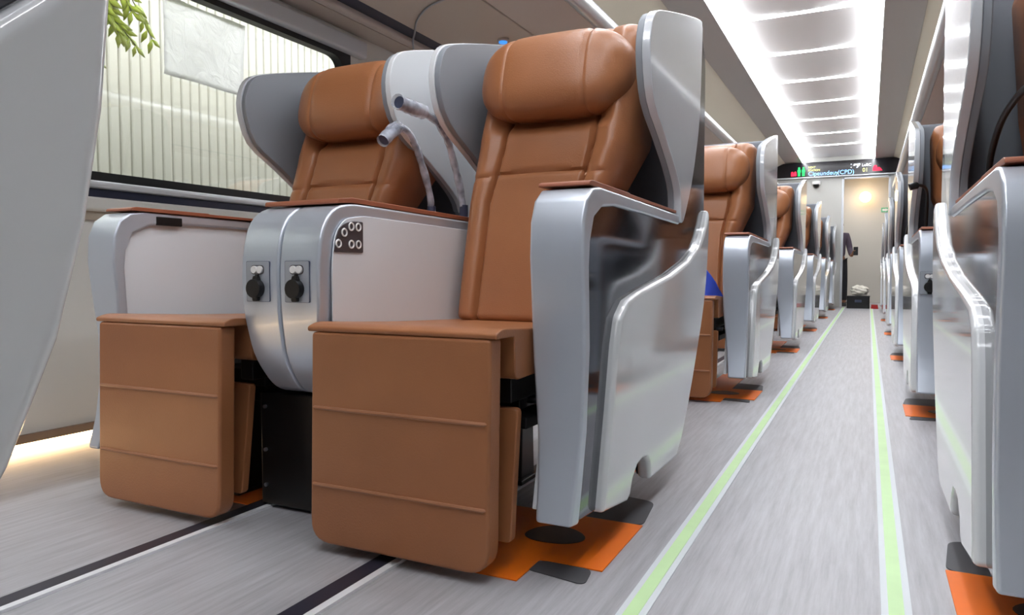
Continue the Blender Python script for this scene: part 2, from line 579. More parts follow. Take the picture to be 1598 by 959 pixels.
# trims and painted shadow band under the windows, along the left wall
b = new(); prism(b, fillet([(XL, 0.898), (XL + 0.03, 0.900), (XL + 0.03, 0.924), (XL, 0.930)], 0.012), Y0, Y1, 'y'); struct(link('trim_4', b, M['sill']))
b = new(); box(b, XL, XL + 0.012, Y0, Y1, 0.868, 0.898); struct(link('trim_5', b, M['navy'], smooth=False))
b = new(); prism(b, fillet([(XL, 0.815), (XL + 0.03, 0.82), (XL + 0.034, 0.866), (XL, 0.868)], 0.01), Y0, Y1, 'y'); struct(link('trim_6', b, M['wall']))
b = new(); box(b, XL, XL + 0.010, Y0, Y1, 0.785, 0.818); struct(link('trim_shadow', b, M['tan_shadow'], smooth=False))  # tan strip paints the shadow under the pale ledge
b = new(); box(b, XL, XL + 0.014, Y0, Y1, 0.034, 0.062); struct(link('baseboard_left', b, M['brown_trim'], smooth=False))
b = new(); box(b, XR - 0.014, XR, Y0, Y1, 0.0, 0.050); struct(link('baseboard_right', b, M['brown_trim'], smooth=False))
b = new(); box(b, XL + 0.002, XL + 0.014, Y0, Y1, 0.010, 0.032)
tag(link('floor_light_line', b, M['wall_led'], smooth=False), 'thin warm light line at the foot of the window wall', 'light strip')

# sheet of paper on the first window
b = new()
c0, c1, c2, c3 = (2.015, 1.70), (2.44, 1.70), (2.425, 1.385), (2.02, 1.39)
NU, NV = 18, 14
g = []
for i in range(NU + 1):
    row = []
    for j in range(NV + 1):
        u, v = i / NU, j / NV
        y = (c0[0] * (1 - u) + c1[0] * u) * (1 - v) + (c3[0] * (1 - u) + c2[0] * u) * v
        z = (c0[1] * (1 - u) + c1[1] * u) * (1 - v) + (c3[1] * (1 - u) + c2[1] * u) * v
        row.append(b.verts.new((XL - 0.036 + 0.004 * math.sin(9 * u + 4 * v) + random.uniform(-.002, .002), y, z)))
    g.append(row)
for i in range(NU):
    for j in range(NV):
        b.faces.new((g[i][j], g[i + 1][j], g[i + 1][j + 1], g[i][j + 1]))
o = link('paper_sheet', b, M['paper'])
so = o.modifiers.new('Solidify', 'SOLIDIFY'); so.thickness = 0.0012
tag(o, 'crinkled white paper sheet stuck on the window glass', 'paper')

# hall outside: corrugated cladding, plant, added fill tube
b = new()
pts = []
y = -3.0
while y < 13.0:
    pts += [(0, y), (0, y + 0.042), (0.024, y + 0.050), (0.024, y + 0.062), (0, y + 0.070)]
    y += 0.070
prev = None
for d, yy in pts:
    A, B = b.verts.new((-3.90 - d, yy, -0.6)), b.verts.new((-3.90 - d, yy, 3.4))
    if prev:
        b.faces.new((prev[0], A, B, prev[1]))
    prev = (A, B)
o = link('wall_outside', b, M['corrugated'], smooth=False)
so = o.modifiers.new('Solidify', 'SOLIDIFY'); so.thickness = 0.01; so.offset = 1
struct(o)
t = thing('outside_fill_light', 'added unseen tube light above the window view, lighting cladding and paper', 'lamp', (-3.22, 3.0, 2.42))  # added out of view to light the cladding and the paper
b = new(); tube(b, [(0, -4.5, 0), (0, 4.5, 0)], 0.03, 12); link('fill_tube', b, M['outside_fill'], t)
b = new(); box(b, -0.06, 0.06, -4.55, 4.55, 0.04, 0.07); link('housing', b, M['sill'], t)

t = thing('leafy_plant', 'yellow green leafy plant hanging outside the window', 'plant', (-2.92, 2.02, 1.75))
b = new(); bl = new()
for k in range(15):
    a = random.uniform(-1.2, 1.2)
    L = random.uniform(0.12, 0.26)
    d = Vector((random.uniform(-.25, .25), math.sin(a), -0.5 * math.cos(a) - 0.15)).normalized()
    p0 = Vector((random.uniform(-.03, .03), random.uniform(-.12, .06), random.uniform(.0, .16)))
    path = [p0 + d * L * s + Vector((0, 0, -0.12 * s * s * L / .3)) for s in (0, .25, .5, .75, 1)]
    tube(b, path, 0.0025, 5)
    for s in [x / 9 for x in range(1, 10)]:
        q = p0 + d * L * s + Vector((0, 0, -0.12 * s * s * L / .3))
        for sg in (-1, 1):
            ld = (d * 0.6 + Vector((0, 0.5 * sg, -0.35)) + Vector((random.uniform(-.3, .3),) * 3)).normalized()
            ll = random.uniform(.05, .08)
            sd = ld.cross(Vector((1, 0.2, 0.1))).normalized() * ll * 0.22
            nrm = ld.cross(sd).normalized() * 0.002
            v = [q, q + ld * ll * .5 + sd, q + ld * ll, q + ld * ll * .5 - sd]
            f1 = [bl.verts.new(x + nrm) for x in v]; f2 = [bl.verts.new(x - nrm) for x in v]
            bl.faces.new(f1); bl.faces.new(f2[::-1])
            for i in range(4):
                bl.faces.new((f1[i], f2[i], f2[(i + 1) % 4], f1[(i + 1) % 4]))
link('stem', b, M['stem'], t)
link('leaves', bl, M['leaf'], t)

# ------------------------------------------------------------------ floor rails, tapes, covers
def rail(x, label):
    t = thing('seat_rail', label, 'floor rail', (x, 5.0, 0), 'seat rails in the floor')
    b = new(); box(b, -0.024, 0.020, Y0 - 5, Y1 - 5, 0.0, 0.004); link('channel', b, M['rail'], t, off=(0, 0, 0), smooth=False)
    b = new(); box(b, 0.020, 0.037, Y0 - 5, Y1 - 5, 0.0, 0.006); link('edge_strip', b, M['rail_edge'], t, smooth=False)
rail(-1.392, 'dark floor rail with bright edge running under the window seats')
rail(-0.888, 'dark floor rail with bright edge running under the aisle seats')
rail(0.62, 'dark floor rail with bright edge running under the single seats')
for x, lab in ((-0.360, 'pale green glow tape on the aisle floor beside the double seats'), (0.058, 'pale green glow tape on the aisle floor beside the single seats')):
    t = thing('floor_tape', lab, 'floor tape', (x, 5.0, 0), 'glow tapes along the aisle')
    b = new(); box(b, -0.0245, 0.0245, Y0 - 5, Y1 - 5, 0.0, 0.002); link('border', b, M['strip_white'], t, smooth=False)
    b = new(); box(b, -0.013, 0.012, Y0 - 5, Y1 - 5, 0.002, 0.0032); link('glow_band', b, M['strip_green'], t, smooth=False)

PITCH_ROWS = [-2.135, 0.0, 2.16, 4.40, 6.55, 8.80, 11.05]
ROWNAME = ['front', 'main', 'second', 'third', 'fourth', 'fifth', 'sixth']

def floor_cover(label, loc, mirror=False, group='orange floor covers', window=False):
    t = thing('floor_cover', label, 'floor cover', loc, group)
    if window:
        poly = [(-0.30, -0.45), (0.135, -0.45), (0.135, 0.10), (-0.30, 0.10)]
    else:
        poly = [(-0.025, -0.70), (-0.008, -0.70), (-0.008, -0.56), (0.25, -0.56), (0.25, -0.445), (0.385, -0.445), (0.385, -0.155), (0.235, -0.155), (0.235, 0.42), (0.10, 0.42), (0.10, -0.155), (-0.025, -0.155)]
    b = new(); prism(b, poly, 0.0004, 0.0030, 'z'); link('orange_panel', b, M['orange'], t, mirror=mirror, smooth=False)
    if not window:
        b = new(); prism(b, fillet([(0.19, -0.155), (0.385, -0.155), (0.365, 0.03), (0.20, 0.06)], 0.03), 0.0004, 0.0026, 'z'); link('dark_patch', b, M['dark_grey'], t, mirror=mirror, smooth=False)  # plain dark grey patch behind the orange panel
        b = new(); prism(b, fillet([(0.24, -0.50), (0.375, -0.52), (0.365, -0.446), (0.25, -0.446)], 0.02), 0.0004, 0.0022, 'z'); link('dark_patch', b, M['dark_grey'], t, mirror=mirror, smooth=False)  # smaller dark grey patch at the front
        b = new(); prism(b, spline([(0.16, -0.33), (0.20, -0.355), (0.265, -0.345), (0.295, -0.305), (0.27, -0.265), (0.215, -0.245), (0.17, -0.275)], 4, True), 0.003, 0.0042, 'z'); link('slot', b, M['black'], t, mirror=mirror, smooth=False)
    return t

# ------------------------------------------------------------------ seats
ARM_OUT = [(1.267, .112), (1.298, .19), (1.323, .28), (1.340, .42), (1.337, .54), (1.329, .63), (1.333, .70), (1.352, .745), (1.385, .768), (1.43, .775), (1.70, .772), (2.128, .766)]
ARM_IN = [(2.128, .738), (1.728, .744), (1.529, .744), (1.445, .735), (1.393, .71), (1.370, .66), (1.365, .61), (1.373, .45), (1.357, .28), (1.333, .18), (1.312, .105)]
WING = [(1.773, 1.13), (1.781, 1.199), (1.815, 1.247), (1.889, 1.278), (2.10, 1.335), (2.345, 1.393), (2.378, 1.385), (2.384, 1.345), (2.36, 1.10), (2.31, .97), (2.248, .863), (2.175, .775), (2.140, .745), (2.118, .755), (2.108, .83), (2.050, .886), (1.935, .958), (1.815, 1.030)]
RIDGE = [(1.419, .096), (1.473, .303), (1.506, .44), (1.530, .50), (1.585, .535), (1.70, .556), (1.984, .593), (2.20, .634), (2.345, .680), (2.41, .722), (2.450, .758), (2.498, .812), (2.497, .77), (2.490, .70), (2.477, .63), (2.458, .56), (2.428, .49), (2.385, .42), (2.33, .345), (2.27, .265), (2.197, .178), (2.12, .10), (2.066, .066),
         (1.784, .073), (1.775, .115), (1.75, .137), (1.713, .142), (1.665, .135), (1.630, .112), (1.612, .080), (1.586, .071)]

def seat_parts(t, off, mirror, lamp_path=None, lamp_wrapped=True, second_arm=False, socket=False, shift=.03, arm_dx=0.0, wing_dx=0.0):
    K = dict(parent=t, off=off, mirror=mirror)
    # seat cushion
    b = new()
    prof = fillet([(1.199, .473), (1.197, .483), (1.225, .4925), (1.50, .475), (1.90, .46), (1.90, .40), (1.28, .385), (1.275, .473)], [.004, .008, .02, .1, .01, .02, .02, .004])
    prism(b, prof, -.229, .229)
    c = link('seat_cushion', b, M['leather'], bevel=0.010, seg=4, **K)
    # backrest: reclined, bolsters left and right, grooves between the pads
    NX, NZ = 110, 116
    W, R = .216, .06
    SH = shift
    CXB = SH
    loops = []
    for j in range(NZ + 1):
        s = j / NZ
        z = .455 + s * .865
        yf = 1.770 + .135 * (min(s, .62) / .62) ** 1.1 + (0 if s < .62 else (s - .62) / .38 * .14)
        depth = .20 + .06 * min(1, max(0, (s - .4) / .2))
        CXB = SH * min(1, max(0, (s - .40) / .18))
        spread = .024 * min(1, max(0, (s - .40) / .18))
        edge = min(1, s / .03, (1 - s) / .07)
        endr = (1 - math.sqrt(max(0, 1 - (1 - edge) ** 2)))
        lp = []
        w = W + spread - .03 * endr - .008 * (1 - s)
        for i in range(NX + 1):
            x = -w + 2 * w * i / NX
            ax = abs(x)
            y = yf
            if ax > w - R:
                q = (ax - (w - R)) / R
                y += R * (1 - math.sqrt(max(0, 1 - q * q)))
            gx = .134 + .004 * (1 - s)
            y -= .018 * math.exp(-((ax - .19) / .045) ** 2)                  # bolsters
            y += .020 * math.exp(-((ax - gx) / .0060) ** 2)                     # upright grooves
            zs = .865 + .018 * math.cos(x / .22 * 1.4)
            y += .010 * math.exp(-((z - zs) / .0055) ** 2) * (1 if ax < gx else .55)   # cross seam
            y -= .008 * math.exp(-((z - .96) / .07) ** 2) * (1 if ax < gx else 0)
            y += .05 * endr + .035 * math.exp(-((z - 1.035) / .022) ** 2) * max(0, 1 - (ax / (w - .045)) ** 4)
            lp.append((x + CXB, y, z))
        for bx, by in ((w, -.04), (w - .03, 0), (-w + .03, 0), (-w, -.04)):
            lp.append((bx + CXB, yf + depth + by, z))
        loops.append(lp)
    b = new(); loft(b, loops)
    link('backrest', b, M['leather'], **K)
    # headrest pillow
    CXB = SH
    loops = []
    N = 90
    for i in range(N + 1):
        u = -1 + 2 * i / N
        e = max(0, 1 - abs(u) ** 3.2) ** 0.5
        x = .228 * math.sin(u * PI / 2) / math.sin(PI / 2)
        uu = x / .228
        e = max(0, 1 - abs(uu) ** 4.2) ** 0.5
        lp = []
        hz, hy = .128 * (0.10 + .90 * e), .110 * (0.25 + .75 * e)
        seam = .007 * math.exp(-((abs(x) - .118) / .0035) ** 2)
        for k in range(36):
            a = 2 * PI * k / 36
            ca, sa = math.cos(a), math.sin(a)
            yy = math.copysign(abs(ca) ** .72, ca) * (hy - seam)
            zz = math.copysign(abs(sa) ** .70, sa) * (hz - seam)
            # lean with the backrest, the lower front edge stands out
            lp.append((x + CXB, 1.962 + yy + .26 * zz + .02 * uu ** 4, 1.160 + zz))
        loops.append(lp)
    b = new(); loft(b, loops)
    hd = link('headrest', b, M['leather'], **K)
    # leg rest with two piped seams, plate behind
    b = new(); prism(b, fillet([(-.217, .022), (.217, .022), (.217, .4725), (-.217, .4725)], [.05, .05, .010, .010], 6), 1.197, 1.244, 'y')
    for v in b.verts:
        v.co.y -= (.4725 - v.co.z) * .028 + .010 * math.sin(PI * min(1, max(0, (v.co.z - .022) / .45)))*0
    lg = link('leg_rest', b, M['leather'], bevel=0.012, seg=4, **K)
    for z in (.312, .148):
        b = new(); yy = 1.197 - (.4725 - z) * .028
        tube(b, [(-.210, yy + .005, z)] + [(x, yy - .0012, z) for x in (-.204, -.1, 0, .1, .204)] + [(.210, yy + .005, z)], .0042, 8)
        s = link('piping', b, M['leather_seam'], parent=lg, off=off, mirror=mirror)
        # children of the leg rest share its origin
    b = new(); prism(b, fillet([(-.20, .06), (.224, .06), (.224, .325), (-.20, .325)], .012), 1.300, 1.322, 'y')
    for v in b.verts:
        v.co.y -= (.325 - v.co.z) * .12
    link('calf_plate', b, M['leather'], bevel=0.004, **K)
    # frame under the cushion and the two legs on the rail
    b = new()
    for x in (-.19, .19):
        box(b, x - .02, x + .02, 1.30, 2.02, .335, .384)
    for y in (1.36, 1.62, 1.92):
        box(b, -.19, .20, y, y + .04, .31, .35)
    box(b, .17, .225, 1.34, 1.75, .275, .30)
    box(b, -.10, .12, 1.45, 1.80, .25, .33)
    link('under_frame', b, M['black'], bevel=0.003, **K)
    for y in (1.42, 1.80):
        b = new(); tube(b, [(.10, y, .325), (.225, y, .325)], .010, 10)
        link('steel_rod', b, M['steel'], **K)
    lx = -.035
    for y in (1.45, 1.86):
        b = new(); prism(b, [(y - .045, .006), (y + .045, .006), (y + .03, .32), (y - .03, .32)], lx - .022, lx + .022)
        box(b, lx - .035, lx + .035, y - .07, y + .07, .006, .02)
        link('leg', b, M['black'], bevel=0.004, **K)
    # shell behind the backrest
    b = new(); prism(b, fillet([(2.13, .27), (2.29, .75), (2.335, 1.37), (2.46, 1.365), (2.495, 1.29), (2.495, .79), (2.36, .40), (2.22, .27)], .02), -.272, .330)
    link('back_shell', b, M['dark_liner'], bevel=0.008, seg=3, **K)
    # outer arm
    def place_arm(bm):
        for v in bm.verts:
            if arm_dx and v.co.x > .3 and v.co.z < .55:
                v.co.x -= (.55 - v.co.z) * .17
            v.co.x += arm_dx
    def arm(m2):
        kw = dict(parent=t, off=off, mirror=mirror != m2)
        b = new()
        A, B = prism(b, ARM_OUT + ARM_IN, .235, .352)
        for v in b.verts:
            if v.co.x < .3 and v.co.z < .45 and not arm_dx:
                v.co.x += (.45 - v.co.z) / .34 * .042
        place_arm(b)
        link('armrest_frame', b, M['silver'], bevel=0.007, seg=3, **kw)
        b = new(); prism(b, fillet([(1.385, .7755), (2.118, .7715), (2.118, .779), (1.66, .783), (1.655, .785), (1.40, .7865), (1.387, .783)], .003), .230, .344)
        place_arm(b)
        link('armrest_pad', b, M['pad'], bevel=0.003, **kw)
        b = new(); prism(b, [(1.316, .12), (1.357, .28), (1.372, .45), (1.364, .61), (1.372, .665), (1.393, .712), (1.445, .737), (1.529, .747), (1.75, .747), (2.3, .742), (2.3, .42), (2.1, .30), (1.5, .30), (1.40, .12)], .248, .262)
        place_arm(b)
        link('inner_panel', b, M['white_panel'], bevel=0.002, **kw)
        if m2 == False or second_arm:
            b = new(); prism(b, [(1.308, .108), (1.335, .18), (1.36, .28), (1.375, .45), (1.367, .61), (1.373, .66), (1.396, .71), (1.447, .738), (1.529, .746), (2.11, .744), (2.16, .80), (2.22, .95), (2.30, 1.36), (2.36, 1.372), (2.445, 1.360), (2.485, 1.32), (2.497, 1.27), (2.500, .785), (2.44, .56), (2.34, .40), (2.19, .18), (2.06, .072), (1.80, .078), (1.775, .120), (1.75, .140), (1.713, .146), (1.665, .139), (1.63, .116), (1.60, .078), (1.43, .098)], .322, .346)
            place_arm(b)
            link('side_panel', b, M['dark_gloss'], bevel=0.004, **kw)
            b = new(); prism(b, RIDGE, .330, .366)
            place_arm(b)
            link('side_cover', b, M['gloss'], bevel=0.012, seg=4, **kw)
        return kw
    kw = arm(False)
    if second_arm:
        arm(True)
    # tray catch on the inner face of the arm
    b = new(); box(b, .2325 + arm_dx, .2415 + arm_dx, 1.468, 1.558, .738, .764); link('tray_latch', b, M['black_plastic'], bevel=0.003, **K)
    # wings: glossy outside, grey lining inside
    WS = spline(WING, 3, True)
    for side, x0, x1, x2 in ((1, .336 + wing_dx, .358 + wing_dx, .318 + wing_dx), (-1, -.268, -.286, -.250)):
        if side == -1:
            WSI = [(y + (.085 * max(0, (1.08 - z)) / .30 if y < 2.25 else 0), z + (.03 if z < .80 else 0)) for y, z in WS]
        WW = WS if side == 1 else WSI
        b = new(); prism(b, WW, min(x0, x1), max(x0, x1))
        wg = link('wing', b, M['wing'] if side == 1 else M['white_wing'], bevel=0.007, seg=3, **K)
        cy, cz = 2.09, 1.10
        b = new(); prism(b, [(cy + (y - cy) * .985, cz + (z - cz) * .985) for y, z in WW], min(x0, x2), max(x0, x2))
        link('wing_lining', b, M['liner'], parent=wg, off=off, mirror=mirror, bevel=0.005, seg=3)
        wg.children[0].parent = wg
    b = new(); prism(b, fillet([(2.25, .80), (2.30, 1.36), (2.46, 1.365), (2.497, 1.29), (2.497, .80)], .03), -.284, -.262)
    link('inner_side', b, M['dark_liner'], bevel=0.005, **K)
    if socket:
        socket_plate(t, .312, 1.334, .555, off, mirror)
    # reading lamp on a bent tube
    if lamp_path:
        b = new(); pth = spline(lamp_path, 5)
        tube(b, pth[:-8], .007, 10)
        base = Vector(lamp_path[0])
        tube(b, [base - Vector((0, 0, .022)), base + Vector((0, 0, .02))], .014, 12)
        lm = link('reading_lamp', b, M['lamp_dark'] if lamp_wrapped else M['black_plastic'], **K)
        b = new(); tube(b, pth[-9:-1], .0165, 14)
        torus_end = Vector(pth[-1])
        link('lamp_head', b, M['lamp_dark'] if lamp_wrapped else M['black_plastic'], parent=lm, off=off, mirror=mirror)
        if lamp_wrapped:
            b = new()
            rr = []
            for i in range(len(pth)):
                q = i / (len(pth) - 1)
                rr.append((.0115 if q < .7 else .0205) + random.uniform(-.0015, .0015))
            tube(b, pth, rr, 12, cap=False)
            wr = link('plastic_wrap', b, M['wrap'], parent=lm, off=off, mirror=mirror)

def socket_plate(t, x, yf, z, off, mirror):
    b = new(); prism(b, fillet([(x - .035, z - .046), (x + .035, z - .046), (x + .035, z + .046), (x - .035, z + .046)], .004), yf - .003, yf + .004, 'y')
    pl = link('socket_plate', b, M['plate'], parent=t, off=off, mirror=mirror, bevel=0.001)
    kw = dict(parent=pl, off=off, mirror=mirror)
    b = new(); ring_prism(b, fillet([(x - .0357, z - .0467), (x + .0357, z - .0467), (x + .0357, z + .0467), (x - .0357, z + .0467)], .004), fillet([(x - .0345, z - .0455), (x + .0345, z - .0455), (x + .0345, z + .0455), (x - .0345, z + .0455)], .004), yf - .0025, yf + .004, 'y')
    link('plate_edge', b, M['lamp_dark'], **kw)
    for dx in (-.0085, .0085):
        b = new(); cyl(b, (x + dx, yf - .005, z + .027), .0088, .006, 'y', 16)
        link('usb_port_cover', b, M['port'], bevel=.0012, **kw)
    b = new(); ring_prism(b, fillet([(x - .020, z + .0165), (x + .020, z + .0165), (x + .020, z + .0375), (x - .020, z + .0375)], .0095), fillet([(x - .0178, z + .0185), (x + .0178, z + .0185), (x + .0178, z + .0355), (x - .0178, z + .0355)], .0085), yf - .0038, yf, 'y')
    link('port_frame', b, M['ctl'], **kw)
    b = new()
    cyl(b, (x, yf - .011, z - .016), .0215, .017, 'y', 28)
    prism(b, fillet([(x - .010, z + .002), (x + .010, z + .002), (x + .006, z + .013), (x - .006, z + .013)], .003), yf - .012, yf - .002, 'y')
    prism(b, fillet([(x - .007, z - .045), (x + .007, z - .045), (x + .009, z - .032), (x - .009, z - .032)], .003), yf - .014, yf - .004, 'y')
    cyl(b, (x + .001, yf - .006, z + .013), .004, .007, 'y', 12)
    link('socket_cap', b, M['black_plastic'], bevel=.002, **kw)

OY = 1.8
LAMP_A = [(-.30, 1.995, .79), (-.305, 1.978, .869), (-.31, 1.939, .963), (-.31, 1.91, 1.007), (-.31, 1.855, 1.045), (-.31, 1.779, 1.059), (-.31, 1.714, 1.060), (-.31, 1.653, 1.063)]
XA, XW = -.85, -1.555
aisle = thing('passenger_seat', 'large tan leather aisle seat in front with open leg rest and bright wing', 'train seat', (XA, OY, 0), 'double seat aisle places')
seat_parts(aisle, (0, OY, 0), False, LAMP_A)
LAMP_W = [(-.285, 1.995, .79), (-.285, 1.983, .855), (-.285, 1.928, .959), (-.285, 1.893, 1.003), (-.285, 1.859, 1.027), (-.285, 1.815, 1.031), (-.285, 1.782, 1.014), (-.285, 1.735, .978)]
window_seat = thing('passenger_seat', 'tan leather window seat below the paper sheet on the glass', 'train seat', (XW, OY, 0), 'double seat window places')
seat_parts(window_seat, (0, OY, 0), True, LAMP_W, shift=-.03, arm_dx=.105, wing_dx=-.025)

# console between the two seats
def console(loc):
    t = thing('centre_console', 'silver centre console with two sockets between the window seat and aisle seat in front', 'console', loc, 'centre consoles')
    off = (0, OY, 0)
    xL, xR = XW + .236 - (XA + XW) / 2, XA - .236 - (XA + XW) / 2
    front = [(1.300, .335), (1.262, .40), (1.246, .50), (1.243, .60), (1.252, .675), (1.275, .725), (1.315, .752), (1.37, .760), (1.90, .752), (2.03, .749), (2.03, .34), (1.70, .31), (1.40, .30), (1.33, .312)]
    front = fillet(front, .03, 3)
    for k, (a, c) in enumerate(((xL, -.0012), (.0012, xR))):
        b = new(); prism(b, front, a, c)
        for v in b.verts:
            if v.co.z < .55 and abs(v.co.x) > .05:
                v.co.x *= 1 - .30 * ((.55 - v.co.z) / .25) ** 1.5
        link('body_half', b, M['silver'], t, off=off, bevel=0.009, seg=3)
    for s in (-1, 1):
        x = xL if s < 0 else xR
        b = new(); prism(b, fillet([(1.286, .43), (1.286, .62), (1.296, .685), (1.33, .722), (1.40, .733), (1.95, .724), (1.95, .43)], .02), min(x, x + s * .004), max(x, x + s * .004))
        p = link('side_panel', b, M['white_panel'], t, off=off, bevel=0.0015)
        if s > 0:
            b = new(); prism(b, fillet([(1.290, .645), (1.394, .645), (1.394, .718), (1.35, .718), (1.312, .705), (1.297, .682)], [.004, .004, .004, .02, .02, .02]), x + .004, x + .007)
            cp = link('control_panel', b, M['ctl'], p, off=off, bevel=.001)
            for (y, z) in ((1.303, .664), (1.324, .690), (1.349, .705), (1.375, .705), (1.349, .664), (1.375, .664)):
                b = new(); torus(b, (x + .008, y, z), .0084, .0021, 'x', 20, 6)
                tb = link('button', b, M['port'], t, off=off)
                tb.parent = p
    b = new(); prism(b, fillet([(1.318, .7565), (1.37, .7615), (1.90, .7535), (2.03, .7505), (2.03, .763), (1.90, .766), (1.37, .774), (1.32, .768)], .004), xL + .004, xR - .004)
    link('armrest_pad', b, M['pad'], t, off=off, bevel=.002)
    for x in (xL / 2 - .003, xR / 2 - .002):
        socket_plate(t, x, 1.2445, .578, off, False)
    b = new(); box(b, xL - .065, xR - .01, 1.36, 2.02, .008, .298)
    link('pedestal', b, M['black'], t, off=off, bevel=.006)
    for z in (.06, .15, .26):
        b = new(); cyl(b, (xL - .045, 1.357, z), .005, .006, 'y', 10)
        link('bolt', b, M['steel'], t, off=off)
    return t
cons = console(((XA + XW) / 2, OY, 0))

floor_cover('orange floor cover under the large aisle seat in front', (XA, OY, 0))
floor_cover('orange floor cover under the window seat in front', (XW, OY, 0), window=True)

# ------------------------------------------------------------------ the other rows on the double side
NUM = ['first', 'second', 'third', 'fourth', 'fifth', 'sixth']
for i, dy in enumerate(PITCH_ROWS):
    if i == 1:
        continue
    if i == 0:
        lab = 'pale grey seat shell cropped by the picture edge ahead of the window seat'
    else:
        lab = 'tan leather aisle seat, %s of the double seats behind one another' % NUM[i - 1]
    s = copy_tree(aisle); s.location.y = OY + dy; relabel(s, lab)
    if i == 0:
        s.location.x += .06; s.location.y -= .057
    if i in (2, 3):
        w = copy_tree(window_seat); w.location.y = OY + dy; relabel(w, 'tan leather window seat, %s of the double seats behind one another' % NUM[i - 1])
        c = copy_tree(cons); c.location.y = OY + dy; relabel(c, 'silver centre console of the %s double seat from the front' % NUM[i - 1])
    if i > 0:
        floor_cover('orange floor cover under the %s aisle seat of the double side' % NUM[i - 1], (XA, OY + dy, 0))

# ------------------------------------------------------------------ single seats across the aisle
XS = .537
LAMP_R = [(.287, 2.02, .80), (.287, 2.0, .864), (.285, 1.90, .919), (.28, 1.786, .944), (.275, 1.63, .946), (.262, 1.52, .925), (.25, 1.46, .89)]
single = thing('passenger_seat', 'tan leather single seat cropped by the picture edge with mirror polished side', 'train seat', (XS, OY + .02, 0), 'single seats')
seat_parts(single, (0, OY, 0), True, LAMP_R, False, second_arm=True, socket=False, shift=-.018)
single2 = None
for i, dy in enumerate((2.05, 4.20, 6.40, 8.60, 10.80)):
    lab = 'single seat across the aisle, %s one along the single side' % NUM[i + 1]
    if single2 is None:
        s = thing('passenger_seat', 'single seat across the aisle showing a black socket cap on its armrest', 'train seat', (XS, OY + dy, 0), 'single seats')
        seat_parts(s, (0, OY, 0), True, [(.29, 2.02, .80), (.29, 1.98, .90), (.295, 1.92, .97), (.31, 1.86, .995), (.335, 1.81, 1.0), (.36, 1.79, .995), (.376, 1.785, .99)], False, second_arm=True, socket=True, shift=.03)
        single2 = s
    else:
        s = copy_tree(single); s.location.y = OY + dy; relabel(s, lab)
for i, dy in enumerate((.02, 2.05, 4.20, 6.40, 8.60)):
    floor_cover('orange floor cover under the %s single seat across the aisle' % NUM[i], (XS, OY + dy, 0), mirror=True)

# ------------------------------------------------------------------ things on the seats and by the doorway
b = new()
loops = []
for k in range(9):
    s = k / 8
    z = .474 + .19 * s
    r = (1 - s) ** .8 * .10 + .012
    lp = []
    for a in range(16):
        an = 2 * PI * a / 16
        q = r * (1 + .15 * math.sin(3 * an + 4 * s))
        lp.append((-.775 + q * math.cos(an) * .9 - .02 * s, 3.80 + q * math.sin(an) * .7 - .02 * s, z))
    loops.append(lp)
loft(b, loops)
tag(link('cloth_bundle', b, M['bag_blue']), 'blue cloth bundle lying on the second aisle seat', 'cloth')

# display board over the doorway
t = thing('display_board', 'black passenger information board over the end doorway', 'display board', (-.46, Y1, 2.335))
off = (-.46, Y1, 2.27)
b = new(); prism(b, fillet([(-1.62, 2.155), (.66, 2.155), (.66, 2.40), (-1.62, 2.40)], .01), Y1 - .06, Y1 - .001, 'y')
link('screen', b, M['screen'], t, off=off, bevel=.003)
b = new(); box(b, -1.64, .68, Y1 - .075, Y1 - .001, 2.135, 2.155); link('bottom_rail', b, M['sill'], t, off=off, bevel=.003)

def text(s, x, z, h, m, parent):
    cu = bpy.data.curves.new('lettering', 'FONT')
    cu.body = s
    cu.size = h * 1.4
    cu.extrude = 0.001
    o = bpy.data.objects.new('lettering', cu)
    COL.objects.link(o)
    bpy.context.view_layer.update()
    me = bpy.data.meshes.new_from_object(o.evaluated_get(bpy.context.evaluated_depsgraph_get()))
    bpy.data.objects.remove(o)
    bpy.data.curves.remove(cu)
    me.materials.clear()
    me.materials.append(m)
    o = bpy.data.objects.new('lettering', me)
    COL.objects.link(o)
    o.rotation_euler = (PI / 2, 0, 0)
    o.location = (x - off[0], -.0625, z - off[2])
    o.parent = parent
    return o
text('Cipeundeuy', -.96, 2.175, .070, M['led_blue'], t)
text('(CPD)', -.50, 2.175, .070, M['led_blue'], t)
text('NEXT', -.96, 2.30, .032, M['led_yellow'], t)
text('STATION', -.96, 2.25, .032, M['led_yellow'], t)
text('LuBC', -.135, 2.285, .045, M['led_white'], t)
text('01', -.125, 2.195, .062, M['led_yellow'], t)

def pict_person(bm, x, z, h, y):
    cyl(bm, (x, y, z + h * .88), h * .11, .004, 'y', 14)
    prism(bm, fillet([(x - h * .17, z + h * .42), (x + h * .17, z + h * .42), (x + h * .15, z + h * .75), (x - h * .15, z + h * .75)], h * .04), y - .002, y + .002, 'y')
    for d in (-.075, .075):
        box(bm, x + d * h - h * .055, x + d * h + h * .055, y - .002, y + .002, z, z + h * .44)
yy = Y1 - .0625
b = new(); pict_person(b, -1.105, 2.175, .155, yy); pict_person(b, -1.035, 2.175, .155, yy); link('green_pictogram', b, M['led_green'], t, off=off)
b = new(); prism(b, [(-1.235, 2.18), (-1.145, 2.18), (-1.145, 2.23), (-1.235, 2.23)], yy - .002, yy + .002, 'y'); cyl(b, (-1.215, yy, 2.24), .018, .004, 'y', 12); cyl(b, (-1.165, yy, 2.24), .018, .004, 'y', 12)
link('red_pictogram', b, M['led_red'], t, off=off)
b = new(); prism(b, [(.03, 2.20), (.17, 2.20), (.15, 2.235), (.12, 2.26), (.10, 2.24), (.085, 2.29), (.05, 2.29), (.03, 2.25)], yy - .002, yy + .002, 'y'); link('red_pictogram', b, M['led_red'], t, off=off)
b = new()
